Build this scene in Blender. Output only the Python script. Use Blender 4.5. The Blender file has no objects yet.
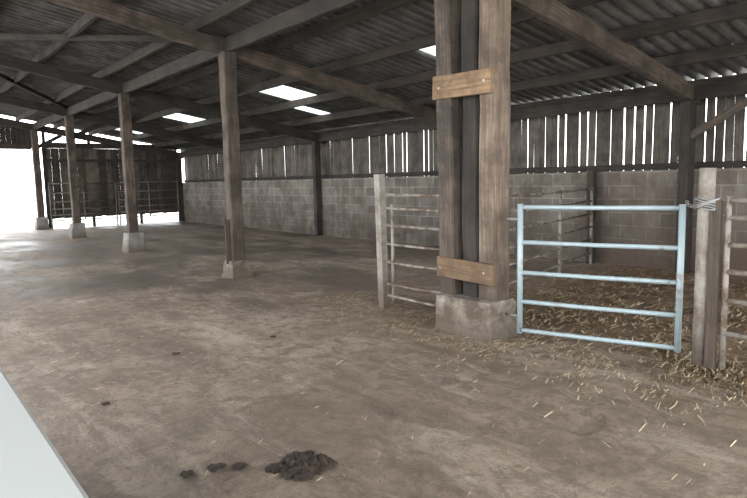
import bpy, bmesh, math, random
from mathutils import Vector, Matrix, noise
random.seed(7)
C=bpy.context.scene
# ---------------- materials
def newmat(name):
    m=bpy.data.materials.new(name); m.use_nodes=True
    nt=m.node_tree; b=nt.nodes['Principled BSDF']
    return m,nt,b
def N(nt,t,**k):
    n=nt.nodes.new(t)
    for a,v in k.items(): setattr(n,a,v)
    return n
def ramp(nt,fac,stops):
    r=N(nt,'ShaderNodeValToRGB'); e=r.color_ramp.elements
    e[0].position=stops[0][0]; e[0].color=(*stops[0][1],1)
    e[1].position=stops[-1][0]; e[1].color=(*stops[-1][1],1)
    for p,c in stops[1:-1]:
        x=e.new(p); x.color=(*c,1)
    nt.links.new(fac,r.inputs[0]); return r.outputs[0]
def noisen(nt,vec,scale,detail=6,rough=.6,dist=0):
    n=N(nt,'ShaderNodeTexNoise'); n.inputs['Scale'].default_value=scale
    n.inputs['Detail'].default_value=detail; n.inputs['Roughness'].default_value=rough
    n.inputs['Distortion'].default_value=dist
    if vec: nt.links.new(vec,n.inputs['Vector'])
    return n.outputs['Fac']
def mix(nt,fac,a,b,mode='MIX'):
    m=N(nt,'ShaderNodeMix',data_type='RGBA',blend_type=mode)
    if isinstance(fac,float): m.inputs[0].default_value=fac
    else: nt.links.new(fac,m.inputs[0])
    for i,v in ((6,a),(7,b)):
        if isinstance(v,tuple): m.inputs[i].default_value=(*v,1)
        else: nt.links.new(v,m.inputs[i])
    return m.outputs[2]
def bump(nt,b,h,s,d=.02):
    n=N(nt,'ShaderNodeBump'); n.inputs['Strength'].default_value=s; n.inputs['Distance'].default_value=d
    nt.links.new(h,n.inputs['Height']); nt.links.new(n.outputs[0],b.inputs['Normal'])
def pos(nt):
    return N(nt,'ShaderNodeNewGeometry').outputs['Position']
def mapv(nt,v,sc,loc=(0,0,0)):
    m=N(nt,'ShaderNodeMapping'); m.inputs['Scale'].default_value=sc; m.inputs['Location'].default_value=loc
    nt.links.new(v,m.inputs[0]); return m.outputs[0]
def mrange(nt,v,a,b,c=0,d=1):
    mr=N(nt,'ShaderNodeMapRange'); mr.inputs[1].default_value=a; mr.inputs[2].default_value=b
    mr.inputs[3].default_value=c; mr.inputs[4].default_value=d
    nt.links.new(v,mr.inputs[0]); return mr.outputs[0]
def mul(nt,a,b,op='MULTIPLY'):
    m=N(nt,'ShaderNodeMath',operation=op); nt.links.new(a,m.inputs[0])
    if isinstance(b,float): m.inputs[1].default_value=b
    else: nt.links.new(b,m.inputs[1])
    return m.outputs[0]
def wood(name,dark,mid,light,dirt=(.05,.035,.025),z0=None):
    m,nt,b=newmat(name)
    uv=N(nt,'ShaderNodeTexCoord').outputs['UV']
    g=noisen(nt,mapv(nt,uv,(1.2,28,1)),1.6,8,.65)
    c=ramp(nt,g,[(.3,dark),(.5,mid),(.72,light)])
    p=pos(nt)
    d=noisen(nt,p,2.2,7,.65)
    dm=ramp(nt,d,[(.42,(0,0,0)),(.62,(.85,.85,.85))])
    c=mix(nt,dm,c,dirt)
    geo=N(nt,'ShaderNodeNewGeometry').outputs['Random Per Island']
    r=ramp(nt,geo,[(0,(.6,.6,.6)),(1,(1.0,1.0,1.0))])
    c=mix(nt,1.0,c,r,'MULTIPLY')
    if z0:   # muck splashed up the foot of the post
        s=N(nt,'ShaderNodeSeparateXYZ'); nt.links.new(p,s.inputs[0])
        c=mix(nt,mul(nt,mrange(nt,s.outputs[2],z0,.3,0,.9),mrange(nt,d,.3,.55,.3,1)),c,(.05,.036,.026))
    nt.links.new(c,b.inputs['Base Color']); b.inputs['Roughness'].default_value=.88
    bump(nt,b,g,.5,.01); return m
WOOD=wood('weathered_timber',(.036,.026,.02),(.102,.076,.057),(.2,.155,.122),(.028,.021,.016),1.2)
WOODL=wood('pale_timber',(.08,.054,.039),(.21,.153,.112),(.34,.265,.2),(.065,.044,.032),1.1)
WOODO=wood('orange_plank',(.11,.065,.037),(.24,.152,.086),(.34,.23,.138),(.1,.062,.035))
WOODD=wood('dark_timber',(.016,.013,.01),(.044,.034,.027),(.086,.068,.055),(.015,.012,.01))
SLAT=wood('slat_timber',(.042,.035,.029),(.11,.093,.077),(.195,.167,.14),(.038,.031,.025))
def metal(name,c1,c2,rust,ramt=.6,rough=.45,met=.5):
    m,nt,b=newmat(name); p=pos(nt)
    c=mix(nt,noisen(nt,p,9),c1,c2)
    r=ramp(nt,noisen(nt,p,6,8,.7),[(ramt,(0,0,0)),(ramt+.12,(1,1,1))])
    c=mix(nt,r,c,rust); nt.links.new(c,b.inputs['Base Color'])
    b.inputs['Roughness'].default_value=rough; b.inputs['Metallic'].default_value=met
    return m
GALV=metal('pale_blue_galvanised',(.255,.325,.352),(.34,.405,.425),(.2,.17,.135),.57,.5,.15)
OLDM=metal('rusty_tube',(.19,.168,.145),(.275,.25,.22),(.1,.065,.042),.45,.65,.15)
DARKM=metal('dark_tube',(.1,.095,.088),(.15,.142,.13),(.07,.05,.035),.45,.65,.15)
CHAIN=metal('chain_steel',(.22,.22,.22),(.36,.36,.35),(.16,.1,.065),.55,.45,.7)
def concrete(name,c1,c2,dirt,lo=.45,hi=.7,z0=None):
    m,nt,b=newmat(name); p=pos(nt)
    c=mix(nt,noisen(nt,p,5,8),c1,c2)
    r=ramp(nt,noisen(nt,p,3.6,8,.7),[(lo,(0,0,0)),(hi,(1,1,1))])
    c=mix(nt,r,c,dirt)
    if z0:
        s=N(nt,'ShaderNodeSeparateXYZ'); nt.links.new(p,s.inputs[0])
        c=mix(nt,mrange(nt,s.outputs[2],z0,0),c,(.09,.067,.049))
    nt.links.new(c,b.inputs['Base Color']); b.inputs['Roughness'].default_value=.92
    bump(nt,b,noisen(nt,p,24,8,.7),.9,.02); return m
CONC=concrete('concrete',(.2,.17,.14),(.32,.28,.24),(.09,.068,.05),.43,.58,.36)
CONCG=concrete('grey_concrete',(.21,.21,.21),(.29,.29,.285),(.12,.1,.08),.43,.62,.42)
POSTC=concrete('pale_post',(.25,.228,.195),(.36,.33,.29),(.13,.1,.078),.42,.68,.6)
def paintm():
    m,nt,b=newmat('pale_painted_cap')
    c=mix(nt,noisen(nt,pos(nt),1.5),(.31,.32,.31),(.37,.38,.37))
    nt.links.new(c,b.inputs['Base Color']); b.inputs['Roughness'].default_value=.5; return m
PAINT=paintm()
# floor
def floormat():
    m,nt,b=newmat('dirty_concrete_floor'); p=pos(nt)
    a=noisen(nt,p,.5,10,.7,.4)
    c=ramp(nt,a,[(.36,(.16,.115,.082)),(.5,(.265,.203,.152)),(.64,(.375,.302,.238))])
    sm=noisen(nt,p,5,10,.8,.5)
    c=mix(nt,ramp(nt,sm,[(.42,(.85,.85,.85)),(.54,(0,0,0))]),c,(.135,.096,.068))
    st=noisen(nt,mapv(nt,p,(2.6,.35,1)),1.3,10,.78,.6)
    c=mix(nt,ramp(nt,st,[(.5,(0,0,0)),(.6,(.65,.65,.65))]),c,(.135,.097,.069))
    lt=noisen(nt,mapv(nt,p,(1.5,.6,1),(8,3,0)),1.0,10,.78,.6)
    c=mix(nt,ramp(nt,lt,[(.52,(0,0,0)),(.64,(.6,.6,.6))]),c,(.43,.36,.29))
    sx=N(nt,'ShaderNodeSeparateXYZ'); nt.links.new(p,sx.inputs[0])
    # broad damp dung film, heavier further down the shed
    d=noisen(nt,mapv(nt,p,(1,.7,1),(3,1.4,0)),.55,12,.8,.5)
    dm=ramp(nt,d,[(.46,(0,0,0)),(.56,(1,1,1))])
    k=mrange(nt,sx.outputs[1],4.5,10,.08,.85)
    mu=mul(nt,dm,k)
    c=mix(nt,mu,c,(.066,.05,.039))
    ws=noisen(nt,mapv(nt,p,(1,1,1),(1.3,5.2,0)),2.3,12,.82,1)
    wm=ramp(nt,ws,[(.55,(0,0,0)),(.6,(.75,.75,.75))])
    c=mix(nt,wm,c,(.09,.066,.048))
    fine=noisen(nt,p,34,6,.78)
    c=mix(nt,ramp(nt,fine,[(.54,(0,0,0)),(.65,(.7,.7,.7))]),c,(.085,.062,.045))
    mp=mrange(nt,sx.outputs[0],4.6,5.4); my=mrange(nt,sx.outputs[1],5.9,4.7)
    bed=ramp(nt,noisen(nt,p,3,8,.75),[(.35,(.085,.053,.032)),(.55,(.2,.132,.08)),(.7,(.34,.25,.155))])
    c=mix(nt,mul(nt,mp,my),c,bed)
    nt.links.new(c,b.inputs['Base Color'])
    wet=mul(nt,mu,wm,'MAXIMUM')
    nt.links.new(mrange(nt,wet,0,1,.7,.36),b.inputs['Roughness'])
    bump(nt,b,mix(nt,.5,sm,ws),1,.045); return m
FLOOR=floormat()
def blockmat():
    m,nt,b=newmat('concrete_blockwork'); p=pos(nt)
    s=N(nt,'ShaderNodeSeparateXYZ'); nt.links.new(p,s.inputs[0])
    ad=N(nt,'ShaderNodeMath',operation='ADD'); nt.links.new(s.outputs[0],ad.inputs[0]); nt.links.new(s.outputs[1],ad.inputs[1])
    cb=N(nt,'ShaderNodeCombineXYZ'); nt.links.new(ad.outputs[0],cb.inputs[0]); nt.links.new(s.outputs[2],cb.inputs[1])
    br=N(nt,'ShaderNodeTexBrick'); nt.links.new(cb.outputs[0],br.inputs['Vector'])
    br.inputs['Scale'].default_value=1; br.inputs['Brick Width'].default_value=.45; br.inputs['Row Height'].default_value=.225
    br.inputs['Mortar Size'].default_value=.011; br.inputs['Mortar Smooth'].default_value=.4
    br.inputs['Color1'].default_value=(.1,.087,.074,1); br.inputs['Color2'].default_value=(.18,.16,.14,1); br.inputs['Mortar'].default_value=(.25,.232,.21,1)
    c=mix(nt,ramp(nt,noisen(nt,p,1.7,10,.76),[(.42,(0,0,0)),(.58,(.75,.75,.75))]),br.outputs[0],(.068,.052,.04))
    c=mix(nt,ramp(nt,noisen(nt,mapv(nt,p,(3,3,.5)),1.2,8,.68),[(.5,(0,0,0)),(.7,(.45,.45,.45))]),c,(.27,.25,.22))
    c=mix(nt,mul(nt,mrange(nt,s.outputs[2],1.25,.15),mrange(nt,noisen(nt,p,2,8,.7),.35,.58,.35,1)),c,(.05,.038,.029))
    rd=ramp(nt,noisen(nt,p,1.6,9,.75),[(.35,(.6,.6,.6)),(.6,(.1,.1,.1))])
    c=mix(nt,mul(nt,mrange(nt,s.outputs[1],6.4,5.6,0,.9),rd),c,mix(nt,noisen(nt,p,4,8),(.045,.027,.019),(.15,.093,.064)))
    nt.links.new(c,b.inputs['Base Color']); b.inputs['Roughness'].default_value=.95
    bump(nt,b,mix(nt,.5,br.outputs['Fac'],noisen(nt,p,20)),-.5,.02); return m
BLOCK=blockmat()
PIT=.2; YN=-2.2
def sheetmat(ribs=True):
    m,nt,b=newmat('fibre_cement_sheet'); p=pos(nt)
    c=ramp(nt,noisen(nt,p,1.6,9,.78),[(.32,(.085,.082,.078)),(.5,(.2,.196,.188)),(.68,(.38,.375,.362))])
    if ribs: # rib shading painted into the colour, with grime, on each corrugation's low rolls
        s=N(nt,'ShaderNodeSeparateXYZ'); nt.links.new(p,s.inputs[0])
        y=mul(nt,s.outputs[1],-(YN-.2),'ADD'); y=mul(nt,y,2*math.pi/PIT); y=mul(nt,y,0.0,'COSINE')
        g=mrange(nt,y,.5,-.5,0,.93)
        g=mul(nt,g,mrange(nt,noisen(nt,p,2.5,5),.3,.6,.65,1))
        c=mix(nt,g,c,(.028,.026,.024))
    nt.links.new(c,b.inputs['Base Color']); b.inputs['Roughness'].default_value=.9; return m
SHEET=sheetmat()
def skym():
    m,nt,b=newmat('translucent_rooflight')
    b.inputs['Base Color'].default_value=(.85,.9,.9,1); b.inputs['Roughness'].default_value=.4
    tr=N(nt,'ShaderNodeBsdfTranslucent')
    c=ramp(nt,noisen(nt,pos(nt),3,6),[(.35,(.3,.32,.3)),(.6,(.6,.65,.65))]); nt.links.new(c,tr.inputs[0])
    ms=N(nt,'ShaderNodeMixShader'); ms.inputs[0].default_value=.8
    nt.links.new(b.outputs[0],ms.inputs[1]); nt.links.new(tr.outputs[0],ms.inputs[2])
    nt.links.new(ms.outputs[0],nt.nodes['Material Output'].inputs[0]); return m
SKYL=skym()
def dungm():
    m,nt,b=newmat('dung'); p=pos(nt)
    c=ramp(nt,noisen(nt,p,22,8,.7),[(.35,(.015,.01,.007)),(.65,(.06,.042,.029))])
    nt.links.new(c,b.inputs['Base Color']); b.inputs['Roughness'].default_value=.65
    b.inputs['Specular IOR Level'].default_value=.35
    bump(nt,b,noisen(nt,p,55,6,.7),1,.015); return m
DUNG=dungm()
def strawm():
    m,nt,b=newmat('straw'); g=N(nt,'ShaderNodeNewGeometry').outputs['Random Per Island']
    c=ramp(nt,g,[(0,(.16,.108,.062)),(.5,(.38,.285,.175)),(1,(.68,.58,.4))])
    nt.links.new(c,b.inputs['Base Color']); b.inputs['Roughness'].default_value=.7; return m
STRAW=strawm()
YARD=concrete('yard_concrete',(.6,.59,.56),(.7,.69,.66),(.5,.48,.45))
# ---------------- mesh helpers
class B:
    def __init__(s,name,mats):
        s.name=name; s.mats=mats; s.bm=bmesh.new(); s.uv=s.bm.loops.layers.uv.new('UVMap')
    def sweep(s,pts,prof,mat,jit=0,up=None,radii=None,smooth=False,off=None):
        pts=[Vector(p) for p in pts]; bm=s.bm; rings=[]; L=[0]
        for i in range(1,len(pts)): L.append(L[-1]+(pts[i]-pts[i-1]).length)
        o=random.random()*50
        mi=s.mats.index(mat)
        for i,p in enumerate(pts):
            a=pts[max(i-1,0)]; b=pts[min(i+1,len(pts)-1)]; d=(b-a).normalized()
            u=Vector(up) if up else (Vector((0,0,1)) if abs(d.z)<.9 else Vector((1,0,0)))
            sx=d.cross(u).normalized(); sy=sx.cross(d).normalized()
            k=radii[i] if radii else 1
            jx=random.uniform(-jit,jit); jy=random.uniform(-jit,jit)
            rings.append([bm.verts.new(p+sx*(q[0]*k+jx+random.uniform(-jit,jit)*.4)+sy*(q[1]*k+jy+random.uniform(-jit,jit)*.4)) for q in prof])
        n=len(prof); per=[0]
        for j in range(n):
            q=prof[j]; r=prof[(j+1)%n]; per.append(per[-1]+math.hypot(q[0]-r[0],q[1]-r[1]))
        for i in range(len(pts)-1):
            for j in range(n):
                k=(j+1)%n
                f=bm.faces.new((rings[i][j],rings[i][k],rings[i+1][k],rings[i+1][j]))
                f.material_index=mi; f.smooth=smooth
                uvs=((L[i],per[j]),(L[i],per[j+1]),(L[i+1],per[j+1]),(L[i+1],per[j]))
                for lp,w in zip(f.loops,uvs): lp[s.uv].uv=(w[0]+o,w[1]+o)
        for r in (rings[0],list(reversed(rings[-1]))):
            f=bm.faces.new(list(reversed(r))); f.material_index=mi
            for lp,q in zip(f.loops,prof): lp[s.uv].uv=(q[0]+o,q[1]+o)
    def beam(s,p0,p1,w,h,mat,jit=0,up=None,seg=None,ch=.08):
        p0=Vector(p0);p1=Vector(p1); l=(p1-p0).length
        if seg is None: seg=max(1,int(l/.5)) if jit else 1
        c=min(w,h)*ch; a=w/2;b=h/2
        prof=[(-a+c,-b),(a-c,-b),(a,-b+c),(a,b-c),(a-c,b),(-a+c,b),(-a,b-c),(-a,-b+c)]
        s.sweep([p0.lerp(p1,i/seg) for i in range(seg+1)],prof,mat,jit,up)
    def tube(s,pts,r,mat,n=12,jit=0,radii=None):
        prof=[(r*math.cos(2*math.pi*i/n),r*math.sin(2*math.pi*i/n)) for i in range(n)]
        s.sweep(pts,prof,mat,jit,None,radii,True)
    def done(s,loc=None):
        bmesh.ops.recalc_face_normals(s.bm,faces=s.bm.faces)
        me=bpy.data.meshes.new(s.name); 
        if loc: bmesh.ops.translate(s.bm,vec=-Vector(loc),verts=s.bm.verts)
        s.bm.to_mesh(me); s.bm.free()
        for m in s.mats: me.materials.append(m)
        o=bpy.data.objects.new(s.name,me); C.collection.objects.link(o)
        if loc: o.location=loc
        return o
# ---------------- dimensions
BAY=5.2; Y0=4.0; XR=4.47; XB=9.75; YF=Y0+4*BAY; XL=-3.6; SL=.178
def raf(x): return 2.74+(XB-x)*SL      # rafter centre height
def roofz(x): return raf(x)+.32
# floor + yard
b=B('floor',[FLOOR]); 
nx,ny=60,100
vs=[[b.bm.verts.new((XL-.5+(XB+.3-XL+.5)*i/nx,YN-1+(YF+.1-YN+1)*j/ny,0)) for j in range(ny+1)] for i in range(nx+1)]
for i in range(nx):
    for j in range(ny): b.bm.faces.new((vs[i][j],vs[i+1][j],vs[i+1][j+1],vs[i][j+1]))
for r in vs:
    for v in r: v.co.z=.018*noise.noise(Vector((v.co.x*.7,v.co.y*.7,0)))-.005
b.done()
b=B('yard_ground',[YARD]); 
q=[b.bm.verts.new(p) for p in ((-60,-60,-.04),(80,-60,-.04),(80,90,-.04),(-60,90,-.04))]; b.bm.faces.new(q); b.done()
# back block wall
b=B('wall_back',[BLOCK]); b.beam((XB+.11,YN,.78),(XB+.11,YF-.05,.78),.22,1.64,BLOCK,ch=.02); b.done()
# slat cladding above
b=B('slat_cladding',[SLAT,WOODD])
y=YN
while y<YF:
    w=random.uniform(.11,.15); x=XB+.245+random.uniform(-.006,.006); t=random.uniform(-.012,.012)
    b.beam((x,y+w/2,1.42+random.uniform(0,.03)),(x,y+w/2+t,2.93),.022,w,SLAT,up=(0,1,0),ch=.05)
    y+=w+random.choice((.008,.016,.022,.028))
for z in (1.66,2.8): b.beam((XB+.19,YN,z),(XB+.19,YF,z),.06,.1,WOODD,jit=.004)
b.done()
# far end wall
b=B('wall_far',[WOODD,WOOD])
x=XR+.2
while x<XB-.1:
    w=random.uniform(.13,.16)
    b.beam((x+w/2,YF+.05,.36+random.uniform(-.02,.02)),(x+w/2,YF+.05,2.95),w,.022,WOOD if random.random()<.5 else WOODD,up=(0,1,0))
    x+=w+random.uniform(.0,.006)
for z in (.5,2.5): b.beam((XR+.2,YF,z),(XB,YF,z),.06,.1,WOODD,jit=.004)
b.beam((XR+.2,YF,3.05),(XB,YF,3.05),.08,.2,WOODD,jit=.004)
for x in (XR+.3,6.3,8.1): b.beam((x,YF+.1,-.02),(x,YF+.1,raf(x)),.1,.1,WOODD)
b.done()
for (xa,xb) in ((4.75,7.05),(7.15,9.5)):
    b=B('tubular_gate',[DARKM]); yy=YF-.32
    for z in (.3,.5,.72,.98,1.3,1.65): b.tube([(xa,yy,z),(xb,yy,z)],.022,DARKM,8)
    for x in (xa,(xa+xb)/2,xb): b.tube([(x,yy,-.02 if x!=(xa+xb)/2 else .3),(x,yy,1.7)],.028,DARKM,8)
    b.done()
b=B('gable_cladding',[SHEET,WOODD])
x=XL
while x<XR-.1:
    w=.16; b.beam((x+w/2,YF+.3,2.95),(x+w/2,YF+.3,raf(x)+.1),w,.03,WOODD,up=(0,1,0)); x+=w+.004
b.beam((XL,YF+.2,3.0),(XR-.1,YF+.2,3.0),.08,.2,WOODD)
b.done()
# row posts
def rowpost(y,n):
    b=B('timber_post',[WOOD,CONC,WOODD,CONCG])
    top=raf(XR)-.08
    b.beam((XR,y,.2),(XR,y,top),.2,.22,WOOD,jit=.006)
    b.beam((XR+.0,y+.16,top-.95),(XR,y+.16,top+.05),.16,.1,WOODD,jit=.004)
    if n==1:
        b.sweep([(XR,y,-.02),(XR,y,.06),(XR,y,.16),(XR,y,.27)],[(-.16,-.18),(.16,-.18),(.18,-.16),(.18,.16),(.16,.18),(-.16,.18),(-.18,.16),(-.18,-.16)],CONC,.025,None,[1.2,1.02,.92,.82])
        b.beam((XR-.12,y-.02,.22),(XR-.12,y-.02,.95),.03,.14,WOOD)
    else:
        b.sweep([(XR,y,-.02),(XR,y,.2),(XR,y,.44)],[(-.18,-.2),(.18,-.2),(.2,-.18),(.2,.18),(.18,.2),(-.18,.2),(-.2,.18),(-.2,-.18)],CONCG,.012,None,[1.05,.97,.9])
    b.done((XR,y,0))
for n in (1,2,3,4): rowpost(Y0+n*BAY-(.08 if n==1 else 0),n)
# clustered post A
b=B('clustered_timber_post',[WOOD,WOODL,WOODD,WOODO,CONC,CHAIN])
b.beam((XR+.02,3.72,.3),(XR-.0,3.69,3.72),.2,.23,WOODL,jit=.006,seg=9)
b.beam((XR+.06,3.97,.3),(XR+.04,3.97,3.72),.2,.2,WOODD,jit=.008,seg=9)
b.beam((XR+.0,4.22,.3),(XR-.03,4.25,3.72),.2,.22,WOOD,jit=.008,seg=9)
b.beam((XR-.125,3.62,2.40),(XR-.125,4.36,2.42),.045,.22,WOODO,jit=.002,seg=3)
b.beam((XR-.125,3.60,.63),(XR-.125,4.32,.65),.045,.2,WOODO,jit=.002,seg=3)
for yy in (3.7,4.27):
    for z in (.64,2.41): b.tube([(XR-.13,yy,z),(XR-.155,yy,z)],.012,CHAIN,6)
b.sweep([(XR+.02,3.97,-.02),(XR+.02,3.97,.08),(XR+.02,3.97,.16),(XR+.02,3.97,.25),(XR+.02,3.97,.33),(XR+.02,3.97,.37)],[(-.19,-.37),(0,-.385),(.19,-.37),(.22,-.34),(.225,-.1),(.215,.12),(.22,.34),(.19,.37),(0,.38),(-.19,.37),(-.22,.34),(-.215,.1),(-.225,-.12),(-.22,-.34)],CONC,.022,(0,1,0),[1.02,1.0,1.0,.98,.96,.92])
b.done((XR,4,0))
# back-wall posts
for n in range(-1,5):
    b=B('wall_post',[WOODD]); y=Y0+n*BAY+(.22 if n==0 else 0)
    if n==4: y-=.2
    b.beam((XB-.1,y,-.02),(XB-.1,y,raf(XB)-.12),.16,.2,WOODD,jit=.005); b.done((XB-.1,y,0))
# roof frame
b=B('roof_timber_frame',[WOODD,WOOD,WOODL])
for n in range(-1,5):
    y=Y0+n*BAY+(.22 if n==0 else 0)
    b.beam((XB+.2,y,raf(XB+.2)),(XL,y,raf(XL)),.11,.24,WOOD if n<2 else WOODD,jit=.005)
    b.beam((XR+.9,y+.08,raf(XR+.9)-.1),(XR,y+.08,raf(XR)-.75),.07,.13,WOODD)
xs=[10.0-1.2*k for k in range(12)]
for k,x in enumerate(xs):
    if x<XL: continue
    b.beam((x,YN,raf(x)+.2),(x,YF+.3,raf(x)+.2),.075,.16,WOODD,jit=.004)
b.beam((XB-.03,YN,raf(XB)-.0),(XB-.03,YF,raf(XB)-.0),.08,.2,WOODD,jit=.004)
b.beam((XR,YN,raf(XR)+.02),(XR,YF,raf(XR)+.02),.09,.22,WOODD,jit=.005)
b.beam((XB-.15,Y0+.15,2.1),(XB-.15,Y0-1.0,2.75),.06,.12,WOOD)
b.beam((XR,Y0+1*BAY,raf(XR)+.13),(1.0,Y0+2*BAY,raf(1.0)+.13),.06,.1,WOODD)
b.beam((.6,Y0+2*BAY,raf(.6)+.13),(XR,Y0+3*BAY,raf(XR)+.13),.06,.1,WOODD)
b.done()
# corrugated roof
SEG=8
edges=[10.15-1.2*k for k in range(13)]; edges=[e for e in edges if e>XL-.4]
sky=[(2,6.5,7.2),(2,11.3,12.4),(1,12.5,13.0),(2,17.2,18.3),(2,22.2,23.2)]
def corr(name,mat,test,dz=0):
    b=B(name,[mat]); n=int((YF+.7-YN)/PIT*SEG)
    for r in range(len(edges)-1):
        x0,x1=edges[r]+.06,edges[r+1]-.06
        prev=None
        for j in range(n+1):
            y=YN-.2+j*PIT/SEG
            if not test(r,y): prev=None; continue
            zz=.042*math.cos(2*math.pi*j/SEG)+dz
            a=b.bm.verts.new((x0,y,roofz(x0)+zz+.012)); c=b.bm.verts.new((x1,y,roofz(x1)+zz-.004))
            if prev:
                f=b.bm.faces.new((prev[0],a,c,prev[1])); f.smooth=True
            prev=(a,c)
    b.done()
ins=lambda r,y: any(r==s[0] and s[1]<=y<=s[2] for s in sky)
ins2=lambda r,y: any(r==s[0] and s[1]-.06<=y<=s[2]+.06 for s in sky)
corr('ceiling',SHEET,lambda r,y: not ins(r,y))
corr('rooflight_sheet',SKYL,ins2,.006)
# ---------------- gate
def v3(x,y,z): return Vector((x,y,z))
def gate():
    b=B('tubular_gate',[GALV,CHAIN])
    P=v3(4.50,3.42,0);Q=v3(4.92,2.17,0)
    z0,z1=.12,1.26
    r=.02
    for p in (P,Q): b.tube([p+v3(0,0,z0-.03),p+v3(0,0,z1+.03)],.026,GALV)
    for z in (z0,.39,.66,.94,z1):
        b.tube([P+v3(0,0,z),P.lerp(Q,.5)+v3(0,0,z-.003),Q+v3(0,0,z)],r,GALV)
    for z in (.25,1.15): b.tube([P+v3(0,0,z),P+v3(-.03,.13,z)],.012,CHAIN,8)
    b.done()
gate()
def rails(b,P,Q,zs,r,mat):
    for z in zs:
        m=P.lerp(Q,.5)+v3(random.uniform(-.01,.01),0,z-.006)
        b.tube([P+v3(0,0,z),m,Q+v3(0,0,z+random.uniform(-.01,.01))],r,mat,10)
b=B('gate_latch_post',[POSTC,WOOD,CHAIN])
b.tube([(4.83,1.96,-.03),(4.83,1.96,.6),(4.83,1.96,1.2),(4.82,1.95,1.57)],.056,POSTC,14,.002)
b.beam((4.80,1.87,-.03),(4.80,1.87,1.33),.07,.06,WOOD,jit=.004)
for k in range(7):
    z=1.34-.012*k
    b.tube([(4.82+.075*math.cos(t),1.94+.09*math.sin(t),z+.01*math.sin(3*t+k)) for t in [i*math.pi/8 for i in range(17)]],.006,CHAIN,6)
for i in range(8):
    p=v3(4.85+.008*i,2.04+.013*i,1.31-.012*math.sin(i/7*math.pi)*3)
    ax=i%2
    b.tube([p+v3(.0,.014*math.cos(t),.009*math.sin(t)) if ax else p+v3(.009*math.sin(t),.014*math.cos(t),0) for t in [j*math.pi/5 for j in range(11)]],.003,CHAIN,5)
b.done()
b=B('tubular_fence_hurdle',[OLDM])
P=v3(4.83,1.80,0);Q=v3(4.86,-.8,0)
rails(b,P,Q,(1.33,1.2,1.0,.8,.58,.33),.02,OLDM)
for p in (P,P.lerp(Q,.5),Q): b.tube([p+v3(0,0,-.02),p+v3(0,0,1.36)],.022,OLDM)
b.done()
b=B('fence_post',[POSTC]); b.beam((4.6,5.5,-.03),(4.58,5.52,1.6),.1,.1,POSTC,jit=.004); b.done((4.6,5.5,0))
b=B('tubular_fence_hurdle',[OLDM])
P=v3(4.6,5.42,0);Q=v3(4.6,4.42,0)
rails(b,P,Q,(1.36,1.2,1.0,.78,.56,.3,.16),.017,OLDM)
b.tube([P+v3(0,-.1,.1),P+v3(0,-.1,1.25)],.02,OLDM); b.tube([Q+v3(0,0,-.02),Q+v3(0,0,1.38)],.02,OLDM)
b.done()
b=B('tubular_fence_hurdle',[OLDM])
P=v3(4.8,4.42,0);Q=v3(9.5,5.72,0)
rails(b,P,Q,(1.3,1.1,.88,.66,.44,.2),.019,OLDM)
for t in (.0,.33,.66,1): 
    p=P.lerp(Q,t); b.tube([p+v3(0,0,-.02),p+v3(0,0,1.33)],.024,OLDM)
b.done()
b=B('fence_post',[WOODD]); b.beam((9.63,5.8,-.03),(9.63,5.8,1.62),.12,.14,WOODD,jit=.004); b.done((9.63,5.8,0))
b=B('feed_barrier_wall',[PAINT])
b.sweep([(.0,-1.5,0),(.0,3.6,0)],[(-.1,-.02),(.1,-.02),(.1,.98),(.2,.99),(.2,1.07),(.19,1.08),(-.19,1.08),(-.2,1.07),(-.2,.99),(-.1,.98)],PAINT,0)
b.done()
# ---------------- dung
def pat(b,x,y,r,h,seed,n=20,m=40,lump=1):
    rings=[]
    for i in range(n+1):
        q=i/n; ring=[]
        for j in range(m):
            a=2*math.pi*j/m
            rr=r*q*(1+.6*noise.noise(Vector((math.cos(a)*1.6,math.sin(a)*1.6,seed)))+.3*noise.noise(Vector((math.cos(a)*5,math.sin(a)*5,seed))))
            px,py=x+rr*math.cos(a),y+rr*math.sin(a)*.85
            hh=h*(1-q**2)*(.7+.7*noise.noise(Vector((px*12,py*12,seed*2))))+lump*(h*.35*noise.noise(Vector((px*40,py*40,seed)))+h*.22*noise.noise(Vector((px*90,py*90,seed))))*(1-q**4)
            ring.append(b.bm.verts.new((px,py,max(hh,-.01 if i==n else .003)+.008*(i<n))))
        rings.append(ring)
    for i in range(n):
        for j in range(m):
            f=b.bm.faces.new((rings[i][j],rings[i][(j+1)%m],rings[i+1][(j+1)%m],rings[i+1][j])); f.smooth=True
b=B('dung_pile',[DUNG])
for (x,y,r,h,s) in ((1.60,2.70,.13,.04,3.3),(1.70,2.65,.11,.045,8.1),(1.60,2.6,.08,.035,5.1),(1.68,2.76,.08,.03,2.2),(1.52,2.74,.06,.025,9.1)):
    pat(b,x,y,r,h,s,30,70,1.2)
b.done()
b=B('scattered_dung',[DUNG])
for (x,y,r,h) in ((1.13,3.0,.04,.01),(1.27,2.97,.045,.006),(1.38,2.9,.04,.006),(1.95,5.3,.03,.006),(2.9,5.2,.03,.006),(1.1,4.4,.03,.006)):
    pat(b,x,y,r,h,x*7,12,30,.5)
b.done()
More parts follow.
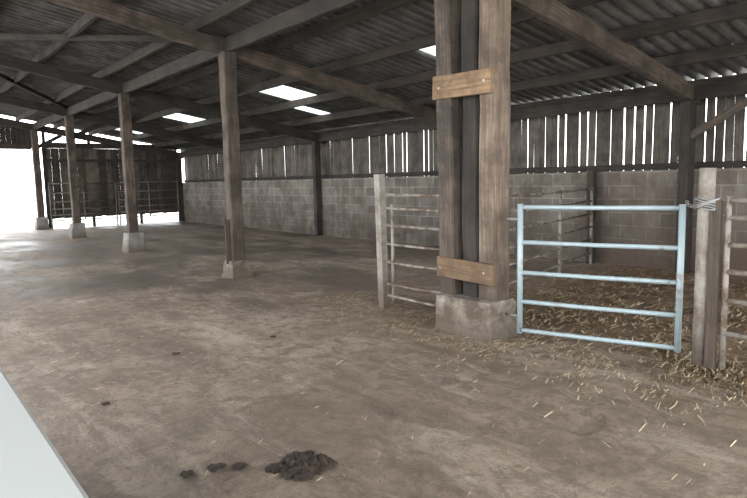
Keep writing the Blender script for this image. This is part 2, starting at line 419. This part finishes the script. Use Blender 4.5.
# ---------------- straw
b=B('straw_litter',[STRAW])
def st(x,y,l,z=.012,wd=1):
    a=random.uniform(0,math.pi); d=Vector((math.cos(a),math.sin(a),random.uniform(-.08,.08)))*l/2; w=Vector((-math.sin(a),math.cos(a),0))*random.uniform(.0015,.003)*wd
    c=Vector((x,y,z)); b.bm.faces.new([b.bm.verts.new(c+q) for q in (-d-w,d-w,d+w+Vector((0,0,.002)),-d+w+Vector((0,0,.002)))])
for k in range(20000):
    x=random.uniform(4.9,9.35); y=random.uniform(-1.5,5.2)
    if noise.noise(Vector((x*.9,y*.9,2)))<-.12 and random.random()<.65: continue
    st(x,y,random.uniform(.06,.22),random.uniform(.012,.06),1.8)
for k in range(7000):
    x=random.gauss(4.5,.42); y=random.uniform(.3,4.8)
    if noise.noise(Vector((x*2.5,y*2.5,7)))<-.05 and random.random()<.7: continue
    st(x,y,random.uniform(.03,.12),.014,1.1)
for k in range(2600):
    a=random.uniform(0,6.28); r=random.uniform(.03,.45); st(4.8+r*math.cos(a)*.8,1.85+r*math.sin(a),random.uniform(.04,.14),random.uniform(.012,.06))
for k in range(1300):
    st(random.uniform(.4,4.6),random.uniform(.8,9),random.uniform(.02,.08),.012,.7)
for k in range(2000):
    st(random.gauss(4.55,.38),random.uniform(3.3,6.5),random.uniform(.03,.12))
b.done()
# ---------------- world
w=bpy.data.worlds.new('overcast_sky'); C.world=w; w.use_nodes=True
bg=w.node_tree.nodes['Background']; bg.inputs[0].default_value=(.95,.98,1,1); bg.inputs[1].default_value=7.3
C.view_settings.view_transform='Standard'
# ---------------- camera
cam=bpy.data.cameras.new('camera'); co=bpy.data.objects.new('camera',cam); C.collection.objects.link(co)
cam.sensor_width=36; cam.lens=603/747*36; cam.clip_start=.02
R=Matrix.Rotation(math.radians(-39.0),4,'Z')@Matrix.Rotation(math.radians(90-6.5),4,'X')@Matrix.Rotation(-.021,4,'Z')
co.matrix_world=Matrix.Translation((0,0,1.53))@R
C.camera=co
bpy.context.view_layer.update()
